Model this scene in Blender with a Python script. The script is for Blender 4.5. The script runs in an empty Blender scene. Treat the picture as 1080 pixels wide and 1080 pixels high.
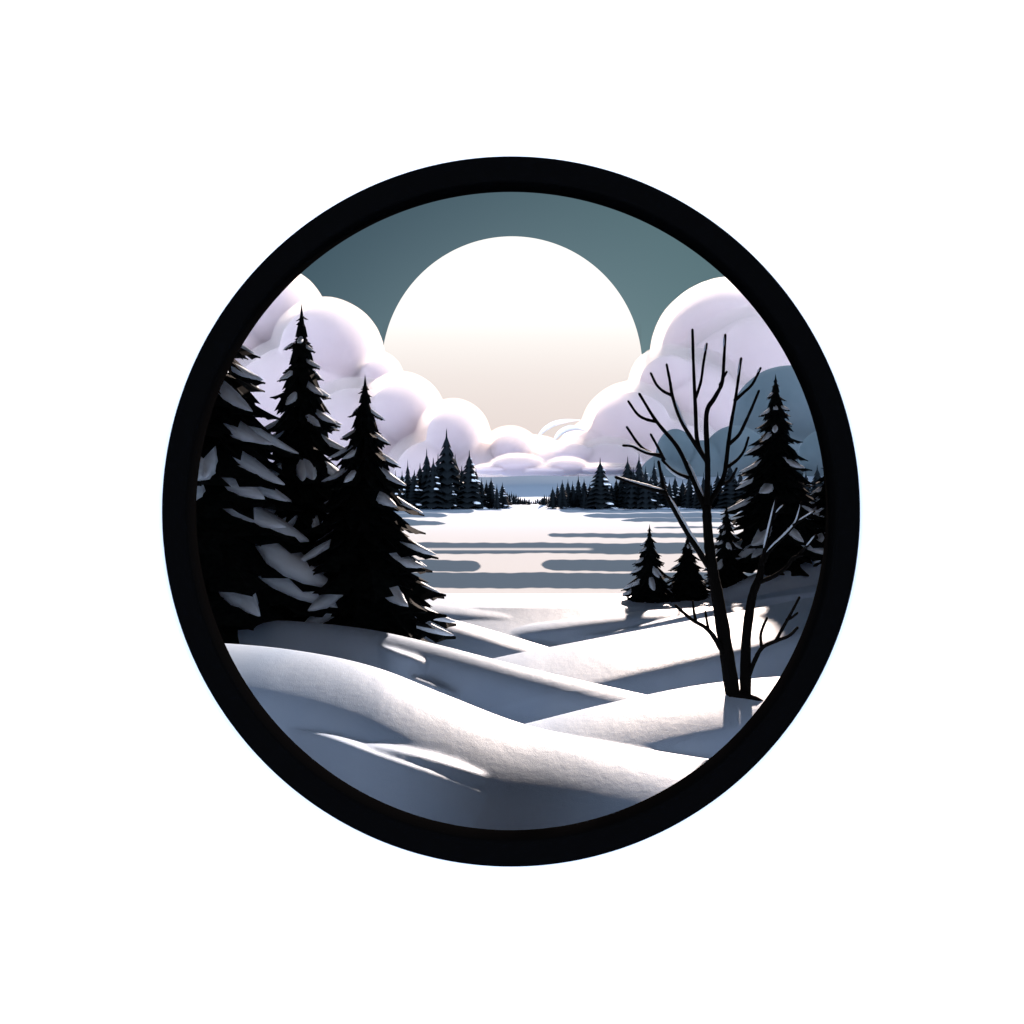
import bpy, math, random
import numpy as np
from math import sin, cos, pi, radians as R, tan, sqrt
from mathutils import Vector, noise as mnoise

sc = bpy.context.scene
col = sc.collection
# ------------------------------------------------------------------ camera
F, H, HOR = 935.0, 4.0, 524.0        # focal length in photo pixels, eye height, horizon row
cd = bpy.data.cameras.new('camera'); cam = bpy.data.objects.new('camera', cd); col.objects.link(cam)
cam.location = (0, 0, H); cam.rotation_euler = (R(90), 0, 0)
cd.sensor_width = 36; cd.lens = F / 1080 * 36; cd.shift_y = -(540 - HOR) / 1080
cd.clip_end = 20000; cd.clip_start = .05
sc.camera = cam
sc.cycles.volume_bounces = 2
# ------------------------------------------------------------------ light
SUN_EL, SUN_AZ = 22.0, 14.0
EXPO = 1.05
sc.view_settings.view_transform = 'Standard'; sc.view_settings.look = 'None'
sc.view_settings.exposure = EXPO; sc.view_settings.gamma = 1
w = bpy.data.worlds.new('World'); sc.world = w; w.use_nodes = True
nt = w.node_tree; N = nt.nodes; L = nt.links
for n in list(N): N.remove(n)
def nd(t, **k):
    n = N.new(t)
    for a, b in k.items(): setattr(n, a, b)
    return n
out = nd('ShaderNodeOutputWorld')
sky = nd('ShaderNodeTexSky', sky_type='NISHITA', sun_disc=False)
sky.sun_elevation = R(SUN_EL); sky.sun_rotation = R(SUN_AZ)
sky.air_density = 1.0; sky.dust_density = .6; sky.ozone_density = 2.0
hs = nd('ShaderNodeHueSaturation'); hs.inputs['Saturation'].default_value = 1.0; hs.inputs['Hue'].default_value = .487
L.new(sky.outputs[0], hs.inputs['Color'])
bg = nd('ShaderNodeBackground'); bg.inputs[1].default_value = .0040
tn = nd('ShaderNodeMix', data_type='RGBA', blend_type='MULTIPLY'); tn.inputs['Factor'].default_value = 1; tn.inputs[7].default_value = (.46, .95, 1.14, 1)
L.new(hs.outputs[0], tn.inputs[6]); L.new(tn.outputs[2], bg.inputs[0])
# added bright lobes behind the viewer, left and right, to light the wall white
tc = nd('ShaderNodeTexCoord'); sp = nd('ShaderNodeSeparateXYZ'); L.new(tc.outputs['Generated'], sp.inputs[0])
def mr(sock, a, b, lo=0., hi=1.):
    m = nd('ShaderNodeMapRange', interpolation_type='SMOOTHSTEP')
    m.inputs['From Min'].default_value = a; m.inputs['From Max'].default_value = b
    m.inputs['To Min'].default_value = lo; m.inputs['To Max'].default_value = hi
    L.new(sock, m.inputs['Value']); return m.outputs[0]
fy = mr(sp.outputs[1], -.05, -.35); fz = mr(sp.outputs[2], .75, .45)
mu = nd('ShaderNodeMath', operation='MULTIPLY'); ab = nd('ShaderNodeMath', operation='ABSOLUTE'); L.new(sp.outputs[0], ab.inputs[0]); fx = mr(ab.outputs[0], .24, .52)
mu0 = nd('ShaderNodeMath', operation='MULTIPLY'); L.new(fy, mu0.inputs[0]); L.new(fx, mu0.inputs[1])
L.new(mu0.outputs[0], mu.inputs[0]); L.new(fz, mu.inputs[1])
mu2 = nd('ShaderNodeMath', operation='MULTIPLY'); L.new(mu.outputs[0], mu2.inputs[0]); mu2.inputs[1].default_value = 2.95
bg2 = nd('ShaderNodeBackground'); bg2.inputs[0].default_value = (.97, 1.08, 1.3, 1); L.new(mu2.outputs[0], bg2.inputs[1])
sk2 = nd('ShaderNodeTexSky', sky_type='NISHITA', sun_disc=False)                # moonlit air round the moon
sk2.sun_elevation = R(9.5); sk2.sun_rotation = 0; sk2.dust_density = 2.0
h2 = nd('ShaderNodeHueSaturation'); h2.inputs['Saturation'].default_value = .15; L.new(sk2.outputs[0], h2.inputs['Color'])
t2 = nd('ShaderNodeMix', data_type='RGBA', blend_type='MULTIPLY'); t2.inputs['Factor'].default_value = 1; t2.inputs[7].default_value = (.74, .98, 1.1, 1); L.new(h2.outputs[0], t2.inputs[6])
bg3 = nd('ShaderNodeBackground'); bg3.inputs[1].default_value = .0012; L.new(t2.outputs[2], bg3.inputs[0])
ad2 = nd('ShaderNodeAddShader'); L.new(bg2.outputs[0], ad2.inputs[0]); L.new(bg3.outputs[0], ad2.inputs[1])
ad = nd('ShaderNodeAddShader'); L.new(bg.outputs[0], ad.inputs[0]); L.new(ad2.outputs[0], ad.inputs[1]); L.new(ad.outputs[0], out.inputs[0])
sl = bpy.data.lights.new('sun', 'SUN'); so = bpy.data.objects.new('sun', sl); col.objects.link(so)
sl.energy = 5.0; sl.angle = R(1.5); sl.color = (1, .81, .70)
sdir = Vector((sin(R(SUN_AZ)) * cos(R(SUN_EL)), cos(R(SUN_AZ)) * cos(R(SUN_EL)), sin(R(SUN_EL))))
so.rotation_euler = (-sdir).to_track_quat('-Z', 'Y').to_euler(); so.location = (0, 60, 120)

# ------------------------------------------------------------------ helpers
def P(px, py, Y): return Vector(((px - 540) / F * Y, Y, H - (py - HOR) / F * Y))
def tag(o, label=None, cat=None, group=None, kind=None):
    for k, v in (('label', label), ('category', cat), ('group', group), ('kind', kind)):
        if v: o[k] = v
    return o
def empty(name, loc, rz=0):
    o = bpy.data.objects.new(name, None); col.objects.link(o); o.location = loc; o.rotation_euler = (0, 0, rz)
    o.empty_display_size = .2; return o
def mesh(name, V, Fc, m, parent=None, smooth=True, loc=None, mats=None, fm=None):
    me = bpy.data.meshes.new(name); me.from_pydata([tuple(v) for v in V], [], Fc)
    for mm in (mats or [m]): me.materials.append(mm)
    if fm is not None: me.polygons.foreach_set('material_index', fm)
    me.polygons.foreach_set('use_smooth', [smooth] * len(me.polygons)); me.update()
    o = bpy.data.objects.new(name, me); col.objects.link(o)
    if parent: o.parent = parent
    if loc is not None: o.location = loc
    return o
def grid(name, X, Y, Z, m):
    r, c = X.shape; V = np.stack([X, Y, Z], -1).reshape(-1, 3)
    a = np.arange(r * c).reshape(r, c)
    q = np.stack([a[:-1, :-1], a[:-1, 1:], a[1:, 1:], a[1:, :-1]], -1).reshape(-1, 4)
    me = bpy.data.meshes.new(name); me.vertices.add(len(V)); me.vertices.foreach_set('co', V.ravel())
    me.loops.add(q.size); me.loops.foreach_set('vertex_index', q.ravel())
    me.polygons.add(len(q)); me.polygons.foreach_set('loop_start', np.arange(0, q.size, 4))
    me.polygons.foreach_set('use_smooth', np.ones(len(q), bool)); me.update(calc_edges=True); me.validate()
    me.materials.append(m); o = bpy.data.objects.new(name, me); col.objects.link(o); return o
class Mat:
    def __init__(s, name, base, rough=.8, spec=.3):
        s.m = bpy.data.materials.new(name); s.m.use_nodes = True; s.N = s.m.node_tree.nodes; s.L = s.m.node_tree.links
        s.b = s.N['Principled BSDF']; s.b.inputs['Base Color'].default_value = (*base, 1)
        s.b.inputs['Roughness'].default_value = rough; s.b.inputs['Specular IOR Level'].default_value = spec
    def n(s, t, **k):
        x = s.N.new(t)
        for a, v in k.items(): setattr(x, a, v)
        return x
    def noise(s, scale, detail=4, stretch=(1, 1, 1), coord='Object'):
        t = s.n('ShaderNodeTexCoord'); mp = s.n('ShaderNodeMapping'); mp.inputs['Scale'].default_value = stretch
        x = s.n('ShaderNodeTexNoise'); x.inputs['Scale'].default_value = scale; x.inputs['Detail'].default_value = detail
        s.L.new(t.outputs[coord], mp.inputs[0]); s.L.new(mp.outputs[0], x.inputs['Vector']); return x.outputs['Fac']
    def ramp(s, fac, c0, c1, p0=.35, p1=.65):
        r = s.n('ShaderNodeValToRGB'); r.color_ramp.elements[0].position = p0; r.color_ramp.elements[1].position = p1
        r.color_ramp.elements[0].color = (*c0, 1); r.color_ramp.elements[1].color = (*c1, 1)
        s.L.new(fac, r.inputs[0]); return r.outputs[0]
    def bump(s, fac, strength, dist):
        b = s.n('ShaderNodeBump'); b.inputs['Strength'].default_value = strength; b.inputs['Distance'].default_value = dist
        s.L.new(fac, b.inputs['Height'])
        prev = s.b.inputs['Normal'].links
        if prev: s.L.new(prev[0].from_socket, b.inputs['Normal'])
        s.L.new(b.outputs[0], s.b.inputs['Normal']); return s

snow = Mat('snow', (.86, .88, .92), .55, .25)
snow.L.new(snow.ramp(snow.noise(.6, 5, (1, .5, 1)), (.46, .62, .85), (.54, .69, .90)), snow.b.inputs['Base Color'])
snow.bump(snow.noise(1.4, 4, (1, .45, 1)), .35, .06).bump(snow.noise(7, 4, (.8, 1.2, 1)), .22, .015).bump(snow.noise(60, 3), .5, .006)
tsnow = Mat('bough_snow', (.70, .81, .95), .6, .2); tsnow.bump(tsnow.noise(9, 4), .4, .03)
needle = Mat('spruce_needles', (.008, .011, .012), .9, .05)
needle.L.new(needle.ramp(needle.noise(6, 4), (.002, .003, .0035), (.006, .0085, .009)), needle.b.inputs['Base Color'])
bark = Mat('dark_bark', (.004, .0036, .0036), .9, .05); bark.bump(bark.noise(14, 5, (1, 1, .2)), .5, .02)
wallm = Mat('white_plaster', (.90, .90, .90), .9, .1); wallm.bump(wallm.noise(40, 4), .06, .004)
backm = Mat('dark_wall_back', (.02, .02, .022), .8, .1); backm.bump(backm.noise(3, 4, (6, 1, .3)), .4, .01)  # unseen side of the wall, made dark to cut sun bounce onto the snow
black = Mat('black_lacquer', (.0012, .0012, .0013), 1.0, 0)
icem = Mat('lake_ice', (.2, .25, .32), .6, 0)
at = icem.n('ShaderNodeAttribute', attribute_name='snow_cover')
mix = icem.n('ShaderNodeMix', data_type='RGBA'); icem.L.new(at.outputs['Fac'], mix.inputs['Factor'])
mix.inputs[6].default_value = (.10, .155, .23, 1); mix.inputs[7].default_value = (.72, .78, .86, 1)
icem.L.new(mix.outputs[2], icem.b.inputs['Base Color'])
mrn = icem.n('ShaderNodeMapRange'); mrn.inputs['To Min'].default_value = .6; mrn.inputs['To Max'].default_value = .75
icem.L.new(at.outputs['Fac'], mrn.inputs['Value']); icem.L.new(mrn.outputs[0], icem.b.inputs['Roughness'])
icem.bump(icem.noise(.5, 4, (.3, 1, 1)), .12, .05)
def cloudmat(name, a, b):
    c = Mat(name, a, 1, 0); c.L.new(c.ramp(c.noise(.004, 4), a, b), c.b.inputs['Base Color']); c.bump(c.noise(.02, 5), .2, 10)
    c.b.inputs['Subsurface Weight'].default_value = 1; c.b.inputs['Subsurface Radius'].default_value = (1, .93, .85); c.b.inputs['Subsurface Scale'].default_value = 30
    return c
cl_pale = cloudmat('cloud_pale', (.41, .345, .38), (.48, .40, .43))
cl_slate = cloudmat('cloud_slate', (.065, .095, .115), (.095, .125, .15))
hillm = Mat('hill_forest', (.17, .22, .28), 1, 0)
moonm = bpy.data.materials.new('moon_glow'); moonm.use_nodes = True
for n in list(moonm.node_tree.nodes): moonm.node_tree.nodes.remove(n)
_e = moonm.node_tree.nodes.new('ShaderNodeEmission'); _o = moonm.node_tree.nodes.new('ShaderNodeOutputMaterial')
_e.inputs[0].default_value = (1, .975, .94, 1); _e.inputs[1].default_value = .53
moonm.node_tree.links.new(_e.outputs[0], _o.inputs[0])
mistm = bpy.data.materials.new('mist_air'); mistm.use_nodes = True
for n in list(mistm.node_tree.nodes): mistm.node_tree.nodes.remove(n)
_v = mistm.node_tree.nodes.new('ShaderNodeVolumeAbsorption'); _o = mistm.node_tree.nodes.new('ShaderNodeOutputMaterial')
_v.inputs[0].default_value = (.56, .40, .37, 1); _v.inputs[1].default_value = .0105
mistm.node_tree.links.new(_v.outputs[0], _o.inputs['Volume'])

# ------------------------------------------------------------------ ground, dunes, lake
def S(xs, ys, q):
    """smooth curve through control points"""
    xs = np.array(xs, float); ys = np.array(ys, float); q = np.asarray(q, float)
    m = np.gradient(ys, xs)
    i = np.clip(np.searchsorted(xs, q) - 1, 0, len(xs) - 2)
    h = xs[i + 1] - xs[i]; t = (q - xs[i]) / h
    v = (2*t**3-3*t**2+1)*ys[i] + (t**3-2*t**2+t)*h*m[i] + (-2*t**3+3*t**2)*ys[i+1] + (t**3-t**2)*h*m[i+1]
    v = np.where(q < xs[0], ys[0] + m[0] * .5 * (q - xs[0]), v); return np.where(q > xs[-1], ys[-1] + m[-1] * .5 * (q - xs[-1]), v)
# crest columns, crest rows, (distance at the ends), top curvature, top length, front slope, back slope
DUNES = [
  # near dune
  ([180,235,300,400,470,550,640,740,860],[676,679,685,706,734,765,785,803,820],(15.6,11.6),(.16,.36),1.8,.66,.32),
  # right dune carrying the bare tree
  ([420,550,650,740,800,880],[800,766,741,723,716,712],(14.5,17.0),(.24,.19),1.8,.66,.36),
  # left shelf under the spruces
  ([150,225,330,400,460,560,620,700],[651,652,657,666,680,706,720,738],(23.5,17.6),(.6,.6),.6,.75,.3),
  # middle dune
  ([440,520,600,700,800,868,950],[716,695,679,660,641,628,618],(22.5,26.5),(.07,.075),3.4,.72,.3),
  # low ridges before the lake
  ([380,430,500,545,600,650,720],[630,634,640,645,659,673,694],(33,31),(.2,.2),1.1,.6,.4),
  ([400,430,480,540,600,660],[638,644,654,671,689,706],(27.5,26.5),(.2,.2),.9,.6,.45),
  ([500,560,620,680],[669,659,651,644],(30.3,30.0),(.3,.3),.7,.6,.3),
  # right shelves under the small spruces
  ([560,640,700,750,800,865,950],[690,657,642,624,604,588,575],(33.5,36.5),(.3,.3),.8,.6,.2),
  ([560,620,700,770,830,900],[690,670,652,635,622,610],(29.5,31.5),(.2,.2),.9,.6,.4),
]
# wind-cut ledges on the dune faces: crest columns, crest rows, how far they stand out, start and end columns
LEDGES = [
  ([250,305,340,400,470,530],[752,768,776,797,820,842],.34,298,520),
  ([330,355,420,510,545],[778,782,793,817,828],.26,350,520),
  ([385,400,425,450,470],[676,681,690,697,704],.4,398,452),
  ([395,412,440,482,500],[700,707,716,731,737],.4,408,486),
  ([640,700,760,830],[668,655,641,627],.3,600,900),
]
def dune(px, Y, cx, cy, y0, y1, k, ln, s, b):
    t = np.clip((px - cx[0]) / (cx[-1] - cx[0]), -.6, 1.6); Yc = y0 + (y1 - y0) * t
    zc = H - (S(cx, cy, px) - HOR) / F * Yc
    # the ends of each ridge run out under its neighbours
    zc = zc - (np.clip((cx[0] - px) / 120, 0, 6)**2 + np.clip((px - cx[-1]) / 120, 0, 6)**2) * .05
    d = Yc - Y; k = k[0] + (k[1] - k[0]) * np.clip(t, 0, 1)
    fr = np.where(d < ln, .5 * k * d * d, .5 * k * ln * ln + k * ln * (d - ln) + .5 * .9 * np.clip(d - ln, 0, (s - k*ln) / .9)**2 + (s - k*ln) * np.clip(d - ln - (s - k*ln) / .9, 0, None))
    bb = b * (np.sqrt(d * d + .0625) - .25)
    return zc - np.where(d > 0, fr, bb)
def base_terrain(px, Y):
    Ye = 32.0; z = np.where(Y < Ye, -1.3 + 1.3 * np.clip((Y - 24) / (Ye - 24), 0, 1)**1.5, 0.0) + .06 * np.exp(-((Y - 35) / 2.2)**2)
    z = np.where(Y > 36.5, -.25 * (Y - 36.5), z)
    for cx, cy, (y0, y1), k, ln, s, b in DUNES:
        z = np.maximum(z, dune(px, Y, cx, cy, y0, y1, k, ln, s, b))
    return np.maximum(z, -1.35)
_pc = np.arange(-1000., 2100., 4.); _yc = np.arange(7.0, 36., .04)
_pp, _yy = np.meshgrid(_pc, _yc); _zz = base_terrain(_pp, _yy); _row = HOR + (H - _zz) * F / _yy
_vis = np.minimum.accumulate(_row, 0)
def face_at(px, row):
    """distance at which the sight line through (px, row) first meets the base snow"""
    c = np.clip(np.round((px - _pc[0]) / 4).astype(int), 0, len(_pc) - 1)
    return np.array([_yc[min(int(np.argmax(_vis[:, j] <= r)), len(_yc) - 1)] for j, r in zip(c, row)])
_led = []
for cx, cy, out_, p0, p1 in LEDGES:
    q = np.arange(p0 - 60., p1 + 60., 4.); r = S(cx, cy, q); Yf = face_at(q, r); Yf = np.convolve(np.pad(Yf, 4, 'edge'), np.ones(9)/9, 'valid')
    _led.append((q, r, Yf, out_, p0, p1))
def terrain(u, Y):
    px = u * F + 540; z = base_terrain(px, Y)
    for q, r, Yf, out_, p0, p1 in _led:
        fw = min(110., (p1 - p0) * .45); m = np.clip((px - p0) / fw, 0, 1) * np.clip((p1 - px) / fw, 0, 1)
        Yb = np.interp(px, q, Yf); Yl = Yb - out_ * m * (2 - m); zl = H - (np.interp(px, q, r) - HOR) / F * Yl
        d = Yl - Y
        led = zl - np.where(d > 0, .95 * d, 0.0 * d) - (1 - m) * .0
        z = np.where((m > 0) & (Y < Yb + .3) & (Y > Yl - 1.6), np.maximum(z, led), z)
    return z
def ground_at(px, Y): return float(terrain(np.array([(px - 540) / F]), np.array([float(Y)]))[0])
us = np.concatenate([np.linspace(-1.6, -.42, 60)[:-1], np.linspace(-.42, .42, 560), np.linspace(.42, 1.6, 60)[1:]])
Ys = np.concatenate([np.linspace(6.68, 18, 260)[:-1], np.linspace(18, 41, 330)])
UU, YY = np.meshgrid(us, Ys); ZZ = terrain(UU, YY)
def blur(Z):
    Z = Z.copy(); Z[1:-1] = .25*Z[:-2] + .5*Z[1:-1] + .25*Z[2:]; Z[:, 1:-1] = .25*Z[:, :-2] + .5*Z[:, 1:-1] + .25*Z[:, 2:]; return Z
for _ in range(2): ZZ = blur(ZZ)
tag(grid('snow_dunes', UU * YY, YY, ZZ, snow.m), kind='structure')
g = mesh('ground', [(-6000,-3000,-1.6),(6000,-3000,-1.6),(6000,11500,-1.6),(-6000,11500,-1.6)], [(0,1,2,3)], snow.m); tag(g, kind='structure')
# lake: wind-cleared ice with snow lying in long patches
lx = np.concatenate([np.linspace(-1.2, -.4, 60)[:-1], np.linspace(-.4, .4, 520), np.linspace(.4, 1.2, 60)[1:]])
ly = 1 / np.linspace(1/300., 1/35., 300)
LU, LY = np.meshgrid(lx, ly); lp = LU * F + 540; lr = HOR + H * F / LY
def sm(a, b, x): t = np.clip((x - a) / (b - a), 0, 1); return t*t*(3-2*t)
cov = np.ones_like(lp)
wob = 1.2*np.sin(lp*.045+.6) + .8*np.sin(lp*.11+2)
def band(r0, r1, p0=-9e9, p1=9e9, soft=1.0, e=14):
    global cov
    rr = lr + .3*wob + .35*np.sin(lp*.023+lr*.4) + .18*np.sin(lp*.31+lr); mid = (r0 + r1) / 2; hf = (r1 - r0) / 2
    q = np.clip(1 - ((rr - mid) / hf)**2, 0, 1)**.5                      # lens-shaped ends
    a = sm(0, soft, hf - np.abs(rr - mid)) * sm(-1, 1, lp - (p0 + e*(1-q))) * sm(-1, 1, (p1 - e*(1-q)) - lp)
    cov = cov * (1 - a)
band(536, 542, -9e9, 500); band(541, 547, -9e9, 472, e=30); band(546, 553, -9e9, 440, e=60); band(549,555,-9e9,470,e=40)
band(536, 541, 590); band(540.5, 547, 615, e=40); band(546, 551, 655, e=60); band(536.5,539,500,530,e=20)
band(562, 567.5, 578); band(572, 584.5); band(590.5, 603.5, -9e9, 507); band(589.5, 602.5, 571, 680, e=18); band(603.5, 621); band(555,558,690)
stripe = np.exp(-((lr - 579.2) / 1.1)**2) * sm(436, 445, lp) * sm(628, 618, lp)
cov = np.clip(np.maximum(cov, stripe * .95), 0, 1)
lake = grid('lake', LU * LY, LY, np.zeros_like(LY), icem.m); tag(lake, kind='structure')
a = lake.data.attributes.new('snow_cover', 'FLOAT', 'POINT'); a.data.foreach_set('value', cov.ravel().astype(np.float32))
# far shore and the low ridge on the horizon
sx, sy = np.meshgrid(np.linspace(-420, 420, 120), np.concatenate([np.linspace(286, 330, 12), np.linspace(345, 900, 16)]))
sz = -.4 + 1.6 * sm(286, 300, sy) + 2.2 * sm(300, 700, sy) + .5*np.sin(sx*.05) * sm(290, 340, sy)
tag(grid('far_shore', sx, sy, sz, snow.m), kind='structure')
hx, hy = np.meshgrid(np.linspace(-900, 900, 160), np.linspace(1080, 1350, 14))
hz = -2 + 34 * np.sin(np.clip((hy - 1080) / 270, 0, 1) * pi)**.5 + .8*np.sin(hx*.021) + .6*np.sin(hx*.057)
tag(grid('hills', hx, hy, hz, hillm.m), kind='structure')

# ------------------------------------------------------------------ wall and the round frame
CX, CZ = -.007, H - (539.5 - HOR) / F * 6.43
def ell(rx, ry, n=192): return [(CX + rx * cos(2*pi*i/n), CZ + ry * sin(2*pi*i/n)) for i in range(n)]
def wall():
    n = 192; V = []; Fc = []; fm = []
    hole = ell(2.44, 2.48, n); xw, z0, z1 = 260., -1.6, 120.  # stretched far out of view to keep the added lobes off the landscape
    rim = []
    for i in range(n):
        a = 2*pi*i/n; c, s = cos(a), sin(a)
        ts = [t for t in ((xw/c if c > 1e-9 else 1e9), (-xw/c if c < -1e-9 else 1e9), ((z1-CZ)/s if s > 1e-9 else 1e9), ((z0-CZ)/s if s < -1e-9 else 1e9))]
        t = min(ts); rim.append((c*t, CZ + s*t))
    # snap four rim points to the rectangle's corners
    for cxx in (-xw, xw):
        for czz in (z0, z1):
            j = min(range(n), key=lambda i: (rim[i][0]-cxx)**2 + (rim[i][1]-czz)**2); rim[j] = (cxx, czz)
    for y in (6.5, 6.62):
        V += [(x, y, z) for x, z in hole] + [(x, y, z) for x, z in rim]
    for i in range(n):
        j = (i+1) % n
        Fc.append((i, n+i, n+j, j)); fm.append(0)
        Fc.append((2*n+i, 2*n+j, 3*n+j, 3*n+i)); fm.append(1)
        Fc.append((i, j, 2*n+j, 2*n+i)); fm.append(1)
        Fc.append((n+i, 3*n+i, 3*n+j, n+j)); fm.append(1)
    o = mesh('white_wall', V, Fc, None, smooth=False, mats=[wallm.m, backm.m], fm=fm)
    return tag(o, 'plain white wall surrounding the round black framed opening', 'wall')
wall()
def ring():
    n = 256; rxo, ryo = 369/F*6.43, 375.5/F*6.43; rxi, ryi = 332/F*6.64, 336.5/F*6.64
    # cross-section, rounded on the room side
    sec = []
    for k in range(7):
        a = pi/2*k/6; sec.append((0 + .018*(1-cos(a)), 6.43 + .018*(1-sin(a))))     # outer front round
    for k in range(7):
        a = pi/2*k/6; sec.append((1 - .018*(1-sin(a)), 6.43 + .018*(1-cos(a))))
    sec += [(1, 6.64), (0, 6.64)]
    # measured as offset from the outer edge (first half) or the inner edge (second half)
    V = []; m = len(sec)
    for i in range(n):
        c, s = cos(2*pi*i/n), sin(2*pi*i/n)
        for q, (f, y) in enumerate(sec):
            if f < .5: rx, ry = rxo - f, ryo - f
            else: rx, ry = rxi + (1-f), ryi + (1-f)
            V.append((CX + rx*c, y, CZ + ry*s))
    Fc = [(i*m+q, ((i+1)%n)*m+q, ((i+1)%n)*m+(q+1)%m, i*m+(q+1)%m) for i in range(n) for q in range(m)]
    o = mesh('round_frame', V, Fc, black.m)
    return tag(o, 'thick black ring frame round the opening in the white wall', 'frame')
ring()

# ------------------------------------------------------------------ moon, clouds, mist
def ico(sub):
    import bmesh
    bm = bmesh.new(); bmesh.ops.create_icosphere(bm, subdivisions=sub, radius=1)
    V = [v.co.copy() for v in bm.verts]; Fc = [tuple(v.index for v in f.verts) for f in bm.faces]; bm.free(); return V, Fc
IV, IF = ico(6); JV, JF = ico(5)
mc = P(540, 391, 9500); mr_ = 136 / F * 9500
o = mesh('moon', [v * mr_ for v in IV], IF, moonm, loc=mc); tag(o, 'huge glowing full moon low over the frozen lake', 'moon')
def tube(V, Fc, pts, rad, sides=8):
    n0 = len(V); n = len(pts)
    for i, p in enumerate(pts):
        t = (Vector(pts[min(i+1, n-1)]) - Vector(pts[max(i-1, 0)])).normalized()
        a = t.cross(Vector((0, 1, .01))).normalized() if abs(t.y) < .95 else t.cross(Vector((1, 0, 0))).normalized()
        b = t.cross(a)
        for k in range(sides):
            q = 2*pi*k/sides; V.append(Vector(p) + (a*cos(q) + b*sin(q)) * rad[i])
    for i in range(n-1):
        for k in range(sides):
            Fc.append((n0+i*sides+k, n0+i*sides+(k+1) % sides, n0+(i+1)*sides+(k+1) % sides, n0+(i+1)*sides+k))
    Fc.append(tuple(n0+k for k in reversed(range(sides)))); Fc.append(tuple(n0+(n-1)*sides+k for k in range(sides)))
def spline(p, n=6):
    p = [Vector(q) for q in p]; p = [2*p[0]-p[1]] + p + [2*p[-1]-p[-2]]; o = []
    for i in range(1, len(p)-2):
        for k in range(n):
            t = k/n; a, b, c, d = p[i-1:i+3]
            o.append(.5*((2*b) + (c-a)*t + (2*a-5*b+4*c-d)*t*t + (3*b-a-3*c+d)*t**3))
    return o + [p[-2]]
cl_white = cloudmat('cloud_white', (.80, .77, .80), (.88, .85, .86))
vap = bpy.data.materials.new('cloud_vapour'); vap.use_nodes = True
for n in list(vap.node_tree.nodes): vap.node_tree.nodes.remove(n)
_p = vap.node_tree.nodes.new('ShaderNodeVolumePrincipled'); _o = vap.node_tree.nodes.new('ShaderNodeOutputMaterial')
_p.inputs['Color'].default_value = (.99, .97, .95, 1); _p.inputs['Density'].default_value = .0085; _p.inputs['Anisotropy'].default_value = .5
vap.node_tree.links.new(_p.outputs[0], _o.inputs['Volume'])
def fused(name, lobes, Y, m, dep, rng, grow, base):
    """overlapping lobes fused into one skin, its seams softened"""
    r = random.Random(rng); V = []; Fc = []
    for lb in lobes:
        x, y, rr = lb[:3]; sq = lb[3] if len(lb) > 3 else 1.; dy = lb[4] if len(lb) > 4 else 0
        q = rr / F * Y; dd = dep * q * .8 + max(0, dy); c = P(x, y, Y + dd); g = grow / F * Y; k0 = (Y + dd) / Y; n0 = len(V); seed = Vector((r.random()*50, r.random()*50, 0))
        gz = max(g, -.45 * q * sq); gx = max(g, -.45 * q)
        for v in JV:
            k = (1 + .012 * mnoise.noise(v * 3 + seed) + .006 * mnoise.noise(v * 9 + seed)) * k0
            V.append(c + Vector((v.x * (q + gx) * k, v.y * (q + gx) * dep * k, v.z * (q * sq + gz) * k)) - base)
        Fc += [tuple(i + n0 for i in f) for f in JF]
    o = mesh(name, V, Fc, m)
    md = o.modifiers.new('fuse', 'REMESH'); md.mode = 'VOXEL'; md.voxel_size = min(5.5, min(lb[2]*(lb[3] if len(lb) > 3 else 1) for lb in lobes) / F * Y * .11); md.use_smooth_shade = True
    m2 = o.modifiers.new('soften', 'SMOOTH'); m2.factor = .5; m2.iterations = 8
    me = bpy.data.meshes.new_from_object(o.evaluated_get(bpy.context.evaluated_depsgraph_get()))
    o.modifiers.clear(); old = o.data; o.data = me; bpy.data.meshes.remove(old); me.name = name
    if not me.materials: me.materials.append(m)
    me.polygons.foreach_set('use_smooth', [True] * len(me.polygons)); return o
def cloud(lobes, Y, m, label, dep=1.3, rng=0, fringe=True):
    base = P(lobes[0][0], lobes[0][1], Y); thin = min(lb[2] * (lb[3] if len(lb) > 3 else 1) for lb in lobes)
    t = min(10., .3 * thin) if fringe else 0
    o = fused('cloud', lobes, Y, m, dep, rng, -t, base); o.location = base
    if fringe: fused('fringe', lobes, Y, vap, dep, rng, 2., base).parent = o     # thin vapour round the denser body
    return tag(o, label, 'cloud', 'clouds below the moon')
cloud([(292,334,50),(240,380,80),(180,440,120),(300,470,110,1,-60)], 2400, cl_pale.m, 'towering pale cloud behind the left spruces, highest lobe touching the frame')
cloud([(346,374,57),(398,398,26),(330,450,95,1,-50)], 2250, cl_pale.m, 'rounded lavender cloud beside the left edge of the moon')
cloud([(424,438,44),(380,480,80,1,30),(430,520,70,1,-30)], 2060, cl_pale.m, 'puffy lavender cloud above the tallest far spruce on the left shore')
cloud([(478,460,38),(505,500,44,1,30),(455,505,50)], 1960, cl_pale.m, 'small round cloud over the left end of the lake gap')
cloud([(538,476,30,.85),(560,500,50,.8,60),(512,505,40,.8)], 1980, cl_pale.m, 'low domed cloud in the middle under the moon')
cloud([(605,482,28,.7),(588,500,40,.8,20),(640,500,48,.8)], 1920, cl_pale.m, 'low lavender bank joining the right cloud under the moon')
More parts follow.
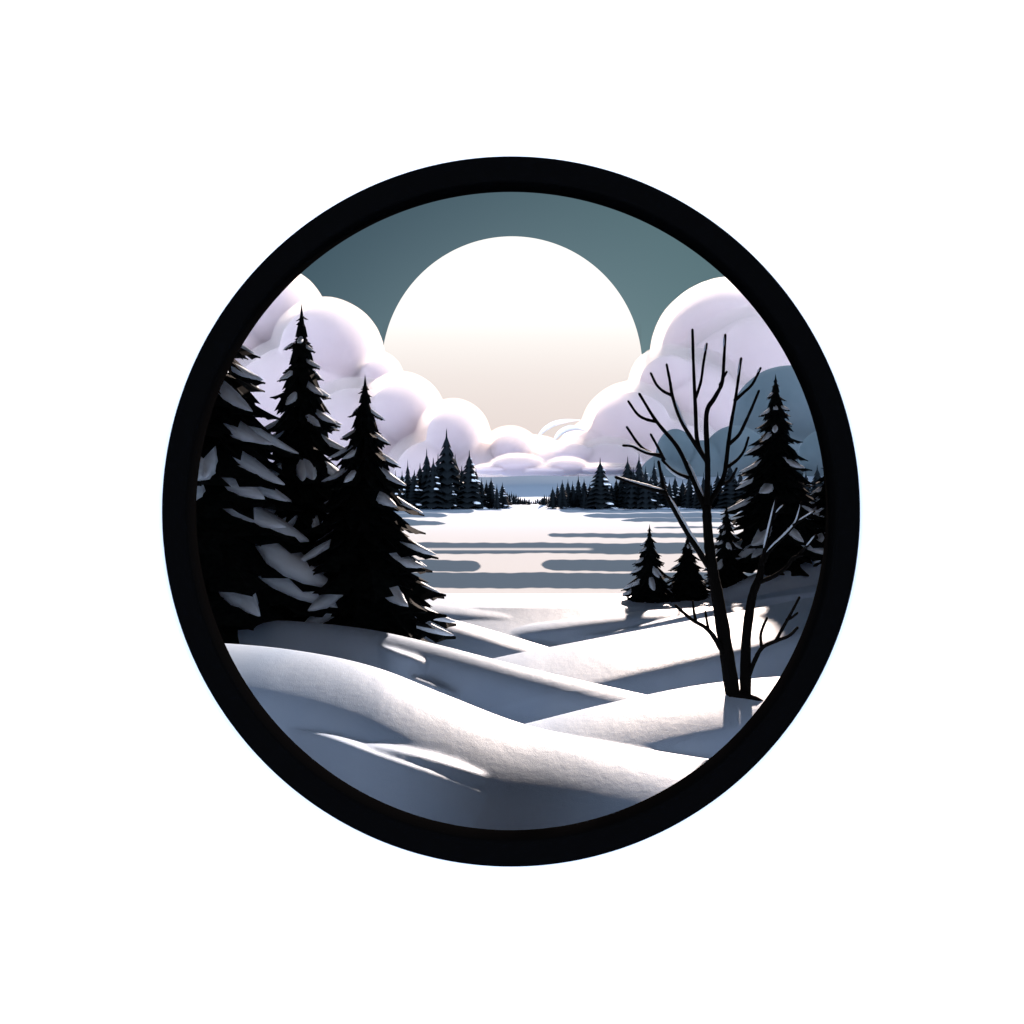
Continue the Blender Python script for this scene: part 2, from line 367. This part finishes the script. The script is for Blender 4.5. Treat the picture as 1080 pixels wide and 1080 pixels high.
def wisp(pts, w, Y, label):
    base = P(*pts[0], Y); c = spline([P(*p, Y) - base for p in pts]); n = len(c); V, Fc = [], []
    tube(V, Fc, c, [w / F * Y * (.08 + sin(pi * (i + .3) / (n - .4))) for i in range(n)], 14)
    V = [Vector((v.x, v.y * 2.2, v.z)) for v in V]
    o = mesh('cloud', V, Fc, cl_white.m, loc=base); return tag(o, label, 'cloud', 'clouds below the moon')
wisp([(566,464),(572,455),(583,447.5),(597,444),(612,443)], 2.6, 1760, 'upper thin curved wisp of cloud crossing the bottom of the moon')
wisp([(583,467),(589,458),(598,452.5),(608,451.5),(620,455)], 3.2, 1740, 'lower curled wisp of cloud at the right foot of the moon')
cloud([(546,492,30,.42),(597,493,24,.42),(520,496,22,.3),(572,497,40,.2),(640,496,45,.14)], 1500, cl_pale.m, 'flat creamy cloud strip lying along the far horizon', dep=1)
cloud([(666,456,52),(640,500,60,1,-20),(690,510,80,1,-40)], 2050, cl_pale.m, 'round lavender cloud on the right side of the moon behind the bare branches')
cloud([(705,405,40),(728,450,80,1,-30)], 2220, cl_pale.m, 'bright cloud shoulder touching the right rim of the moon')
cloud([(764,372,75),(830,410,90,1,-20),(880,470,120)], 2400, cl_pale.m, 'tallest pale cloud at upper right behind the bare tree')
cloud([(790,412,88),(840,470,110)], 2280, cl_pale.m, 'broad lavender cloud dome in front of the tallest right cloud')
cloud([(828,440,54),(870,460,60),(810,500,60),(850,530,80)], 1500, cl_slate.m, 'dark slate cloud behind the tall right spruce', fringe=False)
cloud([(775,490,36,1.15),(740,500,30,1.2),(712,478,20,1.3),(700,505,26),(668,520,22),(790,530,60),(720,530,40)], 1400, cl_slate.m, 'low dark storm cloud behind the bare tree branches', fringe=False)
cloud([(872,480,28),(900,500,40),(885,520,40)], 1300, cl_slate.m, 'small dark cloud at the right edge beside the tall spruce', fringe=False)
# wedge of dusk mist, thicker towards the horizon, between clouds and moon
def mist():
    rows = [338, 354, 376, 396, 420, 444, 480, 524]; thick = [v * 1.0 for v in (0, 14, 28, 40, 50, 58, 66, 72)]; V = []; y0 = 2700
    for r, T in zip(rows, thick):
        z = H - (r - HOR) / F * y0
        V += [(-395, y0, z), (395, y0, z), (395, y0 + T + .5, z), (-395, y0 + T + .5, z)]
    n = len(rows); Fc = [(0, 1, 2, 3), tuple(4*(n-1) + k for k in (3, 2, 1, 0))]
    for i in range(n - 1):
        for k in range(4): a, b = 4*i + k, 4*i + (k+1) % 4; Fc.append((b, a, a + 4, b + 4))
    o = mesh('mist', V, Fc, mistm, smooth=False)
    tag(o, 'warm mist veiling the lower half of the moon', 'mist', kind='stuff')
mist()

# ------------------------------------------------------------------ spruces
def bough(V, Fc, ang, z0, Lb, droop, flick, W, th, t0=.0, t1=1., lift=0., seg=9, jag=.38, rnd=random, r0=0., soft=False):
    c, s = cos(ang), sin(ang); n0 = len(V)
    for i in range(seg + 1):
        t = t0 + (t1 - t0) * i / seg; tt = i / seg
        rr = r0 + (Lb - r0) * t; z = z0 - droop * Lb * t**.85 + flick * Lb * t**4 + lift
        if soft: e = sin(pi * (.015 + .97 * tt**.8)); wd = W * e**.85; hh = th * e**.6
        else: wd = W * (max(0., sin(pi * min(1, .12 + .88 * tt)**.8)))**.8; hh = th * (1 - .75 * tt)
        if 0 < i < seg: wd *= 1 + jag * (1 if i % 2 else -1) * rnd.uniform(.4, 1)
        if i == seg and not soft: wd = .001
        if soft: sec = ((-wd, -.42*wd), (-.8*wd, -.1*wd + .55*hh), (-.3*wd, .95*hh), (.3*wd, .95*hh), (.8*wd, -.1*wd + .55*hh), (wd, -.42*wd), (0, -hh*.4))
        else: sec = ((-wd, -.35*wd), (0, hh), (wd, -.35*wd), (0, -hh*.8))
        for a, dz in sec: V.append((c * rr - s * a, s * rr + c * a, z + dz))
    m = len(sec)
    for i in range(seg):
        for k in range(m):
            a = n0 + i*m + k; b = n0 + i*m + (k+1) % m
            Fc.append((a, b, b + m, a + m))
    Fc.append(tuple(n0 + k for k in reversed(range(m)))); e = n0 + seg*m; Fc.append(tuple(e + k for k in range(m)))
def skirt(V, Fc, z, r, drop, n, rnd):
    n0 = len(V); V.append((0, 0, z + drop * .75))
    for i in range(n):
        a = 2*pi*i/n; q = r * (1 if i % 2 else .74) * rnd.uniform(.9, 1.08)
        V.append((q*cos(a), q*sin(a), z - drop * (.45 if i % 2 else .1) * rnd.uniform(.8, 1.2)))
    V.append((0, 0, z - .05 * drop)); m = len(V) - 1
    for i in range(n):
        a, b = n0+1+i, n0+1+(i+1) % n
        Fc.append((n0, a, b)); Fc.append((m, b, a))
def spruce(name, loc, h, rb, tiers, nb, seed, snowp=.6, prof=None, lean=0., snow_scale=1., snowdir=None, core=.78):
    rnd = random.Random(seed); root = empty(name, loc)
    V, Fc = [], []; SV, SF = [], []
    for k in range(tiers):
        f = k / (tiers - 1)                              # 0 bottom .. 1 top
        z = h * (.1 + .86 * f**.95); r = rb * ((1 - f)**.88 * .95 + .07)
        if prof: r *= prof(f)
        sp = h * .9 / tiers
        skirt(V, Fc, z, r * core, sp * 1.7, 26 if k < tiers*.7 else 16, rnd)
        n = max(5, int(nb * (1 - .45 * f))); off = rnd.random() * 6
        for i in range(n):
            a = off + 2*pi*i/n + rnd.uniform(-.12, .12); Lb = r * rnd.uniform(.86, 1.12)
            z0 = z + sp * rnd.uniform(.3, .75) + .1 * r; dr = rnd.uniform(.56, .74) + .12*f; fl = rnd.uniform(.04, .14); W = min(.62 * pi * r / n * 1.5, .33*r) + .01
            th = .05 * r + .02
            bough(V, Fc, a, z0, Lb, dr, fl, W, th, rnd=rnd)
            p = snowp
            p *= .3 + .9 * abs(cos(a))
            if snowdir is not None: p *= .55 + .6 * max(0, cos(a - snowdir))
            if rnd.random() < p and f < .97:
                for q in range(rnd.choice((1, 2, 2))):           # strokes of snow lying along the bough
                    ta = rnd.uniform(.08, .4); tb = rnd.uniform(.85, 1.01); wa = W * rnd.uniform(.26, .44) * snow_scale
                    bough(SV, SF, a + rnd.uniform(-.5, .5) * W / Lb, z0, Lb, dr, fl, wa, th * .9 * snow_scale + .02, ta, tb, lift=th * .75, seg=10, jag=.06, rnd=rnd, soft=True)
    tip = h * 1.0
    tube(V, Fc, [(0, 0, h*.94), (0, 0, h*.97), (0, 0, tip)], [.06*rb+.01, .04*rb+.01, .004], 6)
    TV, TF = [], []; tube(TV, TF, [(0, 0, -.5), (0, 0, h*.3), (0, 0, h*.93)], [.045*h*.6, .03*h*.6, .008*h*.5], 8)
    mesh('trunk', TV, TF, bark.m, root); mesh('crown', V, Fc, needle.m, root, smooth=False)
    if SV: tag(mesh('snow', SV, SF, tsnow.m, root), kind='stuff')
    return root
def plant(px, base, Y, top, rpx, **k):
    """spruce whose foot stands at (px, base row) and tip reaches the top row"""
    g = P(px, base, Y); zt = H - (top - HOR) / F * Y
    zg = min(g.z, ground_at(px, Y)); loc = (g.x, Y, zg)
    return loc, zt - zg, rpx / F * Y
def add_spruce(px, base, Y, top, rpx, label, group=None, **k):
    loc, h, rb = plant(px, base, Y, top, rpx)
    o = spruce('spruce_tree', loc, h, rb, **k); return tag(o, label, 'tree', group)
G1 = 'spruces on the near snow banks'
add_spruce(212, 653, 23.3, 255, 165, 'largest snow-laden spruce, half hidden by the left side of the black frame', G1, tiers=13, nb=11, seed=3, snowp=.75, snow_scale=1.2)
add_spruce(318, 650, 25.0, 335, 104, 'tall snowy spruce standing between two others, its tip highest in the opening', G1, tiers=13, nb=10, seed=8, snowp=.62, snow_scale=1.15)
add_spruce(385, 664, 23.4, 409, 104, 'snowy spruce nearest the lake in the left trio', G1, tiers=12, nb=10, seed=14, snowp=.62, snow_scale=1.15)
add_spruce(818, 596, 36.2, 402, 68, 'tall narrow dark spruce on the right bank behind the bare tree', G1, tiers=14, nb=10, seed=21, snowp=.5, snowdir=pi)
add_spruce(880, 592, 36.4, 470, 56, 'spruce at the right bank cut off by the black frame', G1, tiers=12, nb=10, seed=25, snowp=.5, snowdir=pi)
add_spruce(685, 650, 34.0, 560, 41, 'small spruce at the left end of the right bank', G1, tiers=9, nb=9, seed=31, snowp=.5, snowdir=pi)
add_spruce(725, 640, 34.6, 568, 36, 'small bushy spruce just left of the bare tree trunk', G1, tiers=8, nb=9, seed=35, snowp=.5, snowdir=pi)
add_spruce(766, 618, 35.4, 536, 30, 'small narrow spruce just right of the bare tree trunk', G1, tiers=9, nb=9, seed=39, snowp=.5, snowdir=pi)

# far forest: three kinds built once, then copied
def far_kind(h, r, tiers, seed):
    rnd = random.Random(seed); V, Fc, SV, SF = [], [], [], []
    for k in range(tiers):
        f = k/(tiers-1); z = h*(.05+.86*f); rr = r*((1-f)**.85+.05); skirt(V, Fc, z, rr, h/tiers*1.5, 14, rnd)
        for i in range(5):
            if rnd.random() < .1:
                bough(SV, SF, rnd.uniform(-1.0, .9), z + h/tiers*.5, rr*1.0, .5, .05, .2*rr, .09*rr, .35, .98, lift=.05*rr, seg=4, jag=.05, rnd=rnd, soft=True)
    tube(V, Fc, [(0, 0, h*.85), (0, 0, h)], [.05*r, .004], 5)
    return V, Fc, SV, SF
farneedle = Mat('far_spruce_needles', (.007, .011, .015), .95, .05)
kinds = []
for s in range(4):
    V, Fc, SV, SF = far_kind(1., .2 + .035*s, 8 + s, 70+s)
    a = bpy.data.meshes.new('crown'); a.from_pydata([tuple(v) for v in V], [], Fc); a.materials.append(farneedle.m)
    b = bpy.data.meshes.new('snow'); b.from_pydata([tuple(v) for v in SV], [], SF); b.materials.append(tsnow.m)
    TV, TF = [], []; tube(TV, TF, [(0, 0, -.08), (0, 0, .8)], [.02, .008], 6)
    t = bpy.data.meshes.new('trunk'); t.from_pydata([tuple(v) for v in TV], [], TF); t.materials.append(bark.m)
    kinds.append((t, a, b))
def far_tree(px, top, Y, wk, kind, label, group):
    zg = .5; zt = H - (top - HOR) / F * Y; h = zt - zg
    root = empty('far_spruce', ((px-540)/F*Y, Y, zg)); root.scale = (h*wk, h*wk, h)
    for nm, me in zip(('trunk', 'crown', 'snow'), kinds[kind]):
        o = bpy.data.objects.new(nm, me); col.objects.link(o); o.parent = root
        if nm == 'snow': o['kind'] = 'stuff'
    root.rotation_euler = (0, 0, random.Random(int(px*7)).uniform(-.5, .5))
    tag(root, label, 'tree', group)
GF = 'spruces of the far shore forest'
far_tree(471, 453, 292, 1.25, 2, 'tallest spruce of the far forest, left of the lake gap', GF)
far_tree(450, 474, 293, 1.2, 1, 'spruce just left of the tallest one on the far shore', GF)
far_tree(495, 475, 291, 1.15, 3, 'spruce just right of the tallest one on the far shore', GF)
far_tree(430, 486, 294, 1.1, 0, 'far shore spruce showing beside the left trio of snowy trees', GF)
far_tree(633, 483, 291, 1.3, 3, 'tallest spruce on the right half of the far shore', GF)
rr = random.Random(5)
gl = 'low dark spruce in the forest edge left of the lake gap'
for px, top in [(399,496),(408,490),(417,496),(424,497),(437,496),(443,489),(457,484),(462,478),(480,480),(487,492),(502,494),(508,505),(513,506),(518,503),(524,511),(530,508),(404,505),(413,506),(422,507),(433,506),(447,505),(465,503),(484,506),(498,508),(390,490),(383,497),(212,490),(224,497),(236,491),(248,497),(260,489),(272,496),(284,492),(296,497),(308,490),(320,496),(332,491),(344,497),(356,489),(368,496),(218,503),(242,504),(266,503),(290,505),(314,503),(338,504),(362,503),(376,488),(453,506),(476,505)]:
    far_tree(px, top + rr.uniform(-1, 1), rr.uniform(288, 302), rr.uniform(1.15, 1.6), rr.randrange(4), gl, 'forest edge spruces left of the gap')
gm = 'tiny spruce far back in the gap of the forest'
for k in range(22):
    px = 535 + k * 2.3; f = abs(px - 562) / 27
    far_tree(px, 526 - 8*f + rr.uniform(-2, 2), rr.uniform(300, 330), rr.uniform(1.0, 1.6), rr.randrange(4), gm, 'tiny spruces in the gap')
gr = 'low dark spruce in the forest edge right of the lake gap'
for px, top in [(583,514),(588,510),(593,507),(599,505),(604,508),(610,503),(616,504),(622,510),(640,506),(645,509),(650,503),(655,500),(662,482),(674,479),(668,494),(681,492),(690,485),(699,497),(712,500),(727,498),(742,500),(757,498),(628,505),(606,514),(617,515),(658,506),(770,488),(781,496),(792,490),(803,497),(814,489),(826,496),(838,492),(850,497),(862,490),(874,496),(776,503),(798,504),(820,503),(844,505),(866,504),(686,503),(706,506),(720,507),(735,506),(750,507)]:
    far_tree(px, top + rr.uniform(-1, 1), rr.uniform(288, 302), rr.uniform(1.15, 1.6), rr.randrange(4), gr, 'forest edge spruces right of the gap')

# ------------------------------------------------------------------ bare tree
Z6 = lambda zx, zy: (630 + zx/2.572, 340 + zy/2.572)
TY = float(face_at(np.array([790.]), np.array([733.]))[0])
g0 = P(790, 738, TY)
tree = empty('bare_tree', (g0.x, TY, ground_at(790, TY))); OR = tree.location.copy()
tag(tree, 'leafless black tree with two stems and snow on its branches', 'tree')
def limb(name, zp, w0, w1, y0=0., y1=0., sn=None, parent=tree):
    """zp: outline points; w in photo pixels; y0..y1 depth offsets; sn=(from, to, side)"""
    pts = []; n = len(zp)
    for i, q in enumerate(zp):
        px, py = Z6(*q); pts.append(P(px, py, TY + y0 + (y1-y0)*i/(n-1)) - OR)
    sp_ = spline(pts); m = len(sp_)
    rad = [(w0 + (w1-w0)*i/(m-1)) / 2 / F * TY for i in range(m)]
    rnd = random.Random(int(zp[0][0]*13+zp[-1][1]))
    rad = [r*rnd.uniform(.93, 1.07) for r in rad]
    d = (sp_[-1]-sp_[-2]).normalized(); sp_.append(sp_[-1] + d*rad[-1]*.9); rad.append(rad[-1]*.35)
    V, Fc = [], []; tube(V, Fc, sp_, rad, 10)
    o = mesh(name, V, Fc, bark.m, parent)
    if sn:
        a, b, side = sn; ia, ib = int(a*(m-1)), max(int(a*(m-1))+2, int(b*(m-1))); SV, SF = [], []; sp2 = []; r2 = []
        for i in range(ia, ib+1):
            t = (sp_[min(i+1, m-1)] - sp_[max(i-1, 0)]).normalized(); nrm = Vector((-t.z, 0, t.x))
            if side == 0: nrm = nrm if nrm.z > 0 else -nrm
            else: nrm = nrm if nrm.x * side > 0 else -nrm
            f = (i-ia)/max(1, ib-ia); e = (max(.05, 1-abs(2*f-1)**4))
            sp2.append(sp_[i] + nrm*rad[i]*.75 + Vector((0, -.006, 0))); r2.append(max(.015, rad[i]*.75)*e)
        tube(SV, SF, sp2, r2, 8); mesh('snow', SV, SF, tsnow.m, o)
    return o
B = 'branch'
limb('trunk', [(372,1045),(366,1000),(345,860),(325,740),(312,670),(301,580),(296,500)], 17, 9.5)
limb('trunk', [(402,1045),(402,990),(404,860),(420,745),(440,690),(448,640)], 13.5, 6.5, .05, .25)
limb('root', [(360,1010),(420,1025),(475,1045)], 17, 5, 0, -.3)
limb('root', [(372,1020),(352,1034),(334,1052)], 10, 4, 0, -.15)
limb(B, [(300,660),(250,580),(210,510),(182,455),(166,378)], 7, 3, 0, -.5, (.1,.72,1))
limb(B, [(186,462),(150,452),(110,440),(85,432),(50,420)], 5, 3, -.4, -.5, (.02,1,0))
limb(B, [(294,510),(268,445),(248,400),(215,335),(160,268),(114,194)], 6.5, 3, 0, .5, (.08,.5,1))
limb(B, [(162,270),(130,262),(108,248),(84,214)], 3.8, 2.6, .38, .45)
limb(B, [(250,422),(220,412),(196,395),(176,372)], 4.6, 3, .1, .2, (.1,.9,-1))
limb(B, [(178,366),(140,352),(112,330),(80,284)], 4, 2.6, .2, .5)
limb(B, [(182,374),(165,340),(145,304)], 3.4, 2.6, .2, .1)
limb(B, [(172,360),(140,356),(115,346),(95,336),(70,334)], 3.8, 2.6, .2, -.1, (.1,1,0))
limb(B, [(296,500),(299,440),(299,375),(296,250),(318,205),(338,165),(343,110),(347,34)], 7, 2.8, 0, -.2, (.93,1,-1))
limb(B, [(332,172),(342,150),(351,134)], 3.2, 2.4, -.15, -.2)
limb(B, [(299,382),(272,325),(266,230),(261,120),(258,20)], 5, 2.8, 0, .3)
limb(B, [(267,205),(281,160),(288,110),(297,58)], 3.4, 2.5, .2, .4, (.88,1,-1))
limb(B, [(298,378),(262,325),(228,268),(205,205),(197,160),(188,114)], 5, 2.6, 0, -.4, (.3,.62,1))
limb(B, [(202,198),(178,186),(160,168),(145,138)], 3.4, 2.5, -.3, -.5)
limb(B, [(297,500),(325,455),(345,410),(354,340),(362,280),(375,205),(390,98)], 6, 2.8, 0, .3, (.94,1,-1))
limb(B, [(371,214),(395,192),(420,168),(443,124)], 3.8, 2.5, .2, .1, (.92,1,-1))
limb(B, [(358,330),(384,305),(402,270),(420,230),(438,186)], 4, 2.6, .1, -.3)
limb(B, [(354,392),(380,372),(398,348),(410,312)], 3.8, 2.5, .1, .4)
limb(B, [(338,440),(358,430),(368,416),(378,396)], 3.6, 2.5, .05, -.2)
limb(B, [(350,915),(322,862),(296,830),(255,805),(212,768)], 6, 2.8, 0, -.5)
limb(B, [(268,812),(262,785),(259,756)], 3.4, 2.4, -.3, -.3)
limb(B, [(304,842),(298,815),(293,784)], 3.4, 2.4, -.2, -.1)
limb(B, [(438,705),(480,688),(515,662),(530,640),(555,632)], 5, 3, .15, -.1)
limb(B, [(446,660),(455,610),(466,560),(485,478)], 4.5, 2.6, .2, .1, (.3,1,-1))
limb(B, [(452,650),(468,618),(518,568),(540,538),(554,490)], 4.5, 2.6, .2, 0, (.2,1,-1))
limb(B, [(478,535),(490,512),(506,496)], 3, 2.2, .1, .05, (.35,1,-1))
limb(B, [(530,552),(555,534),(589,513)], 3, 2.2, .05, .0, (.35,1,0))
limb(B, [(530,645),(566,610),(592,578)], 3.2, 2.4, -.05, -.1, (.5,1,-1))
limb(B, [(408,965),(428,915),(448,882),(485,864),(520,850),(543,828)], 5.5, 2.8, .05, -.4)
limb(B, [(446,886),(443,850),(450,825),(460,802)], 3.6, 2.6, -.1, -.2)
limb(B, [(483,866),(508,820),(525,790),(548,746)], 3.8, 2.6, -.25, -.1)
limb(B, [(512,808),(528,800),(543,788)], 3, 2.4, -.15, -.2)
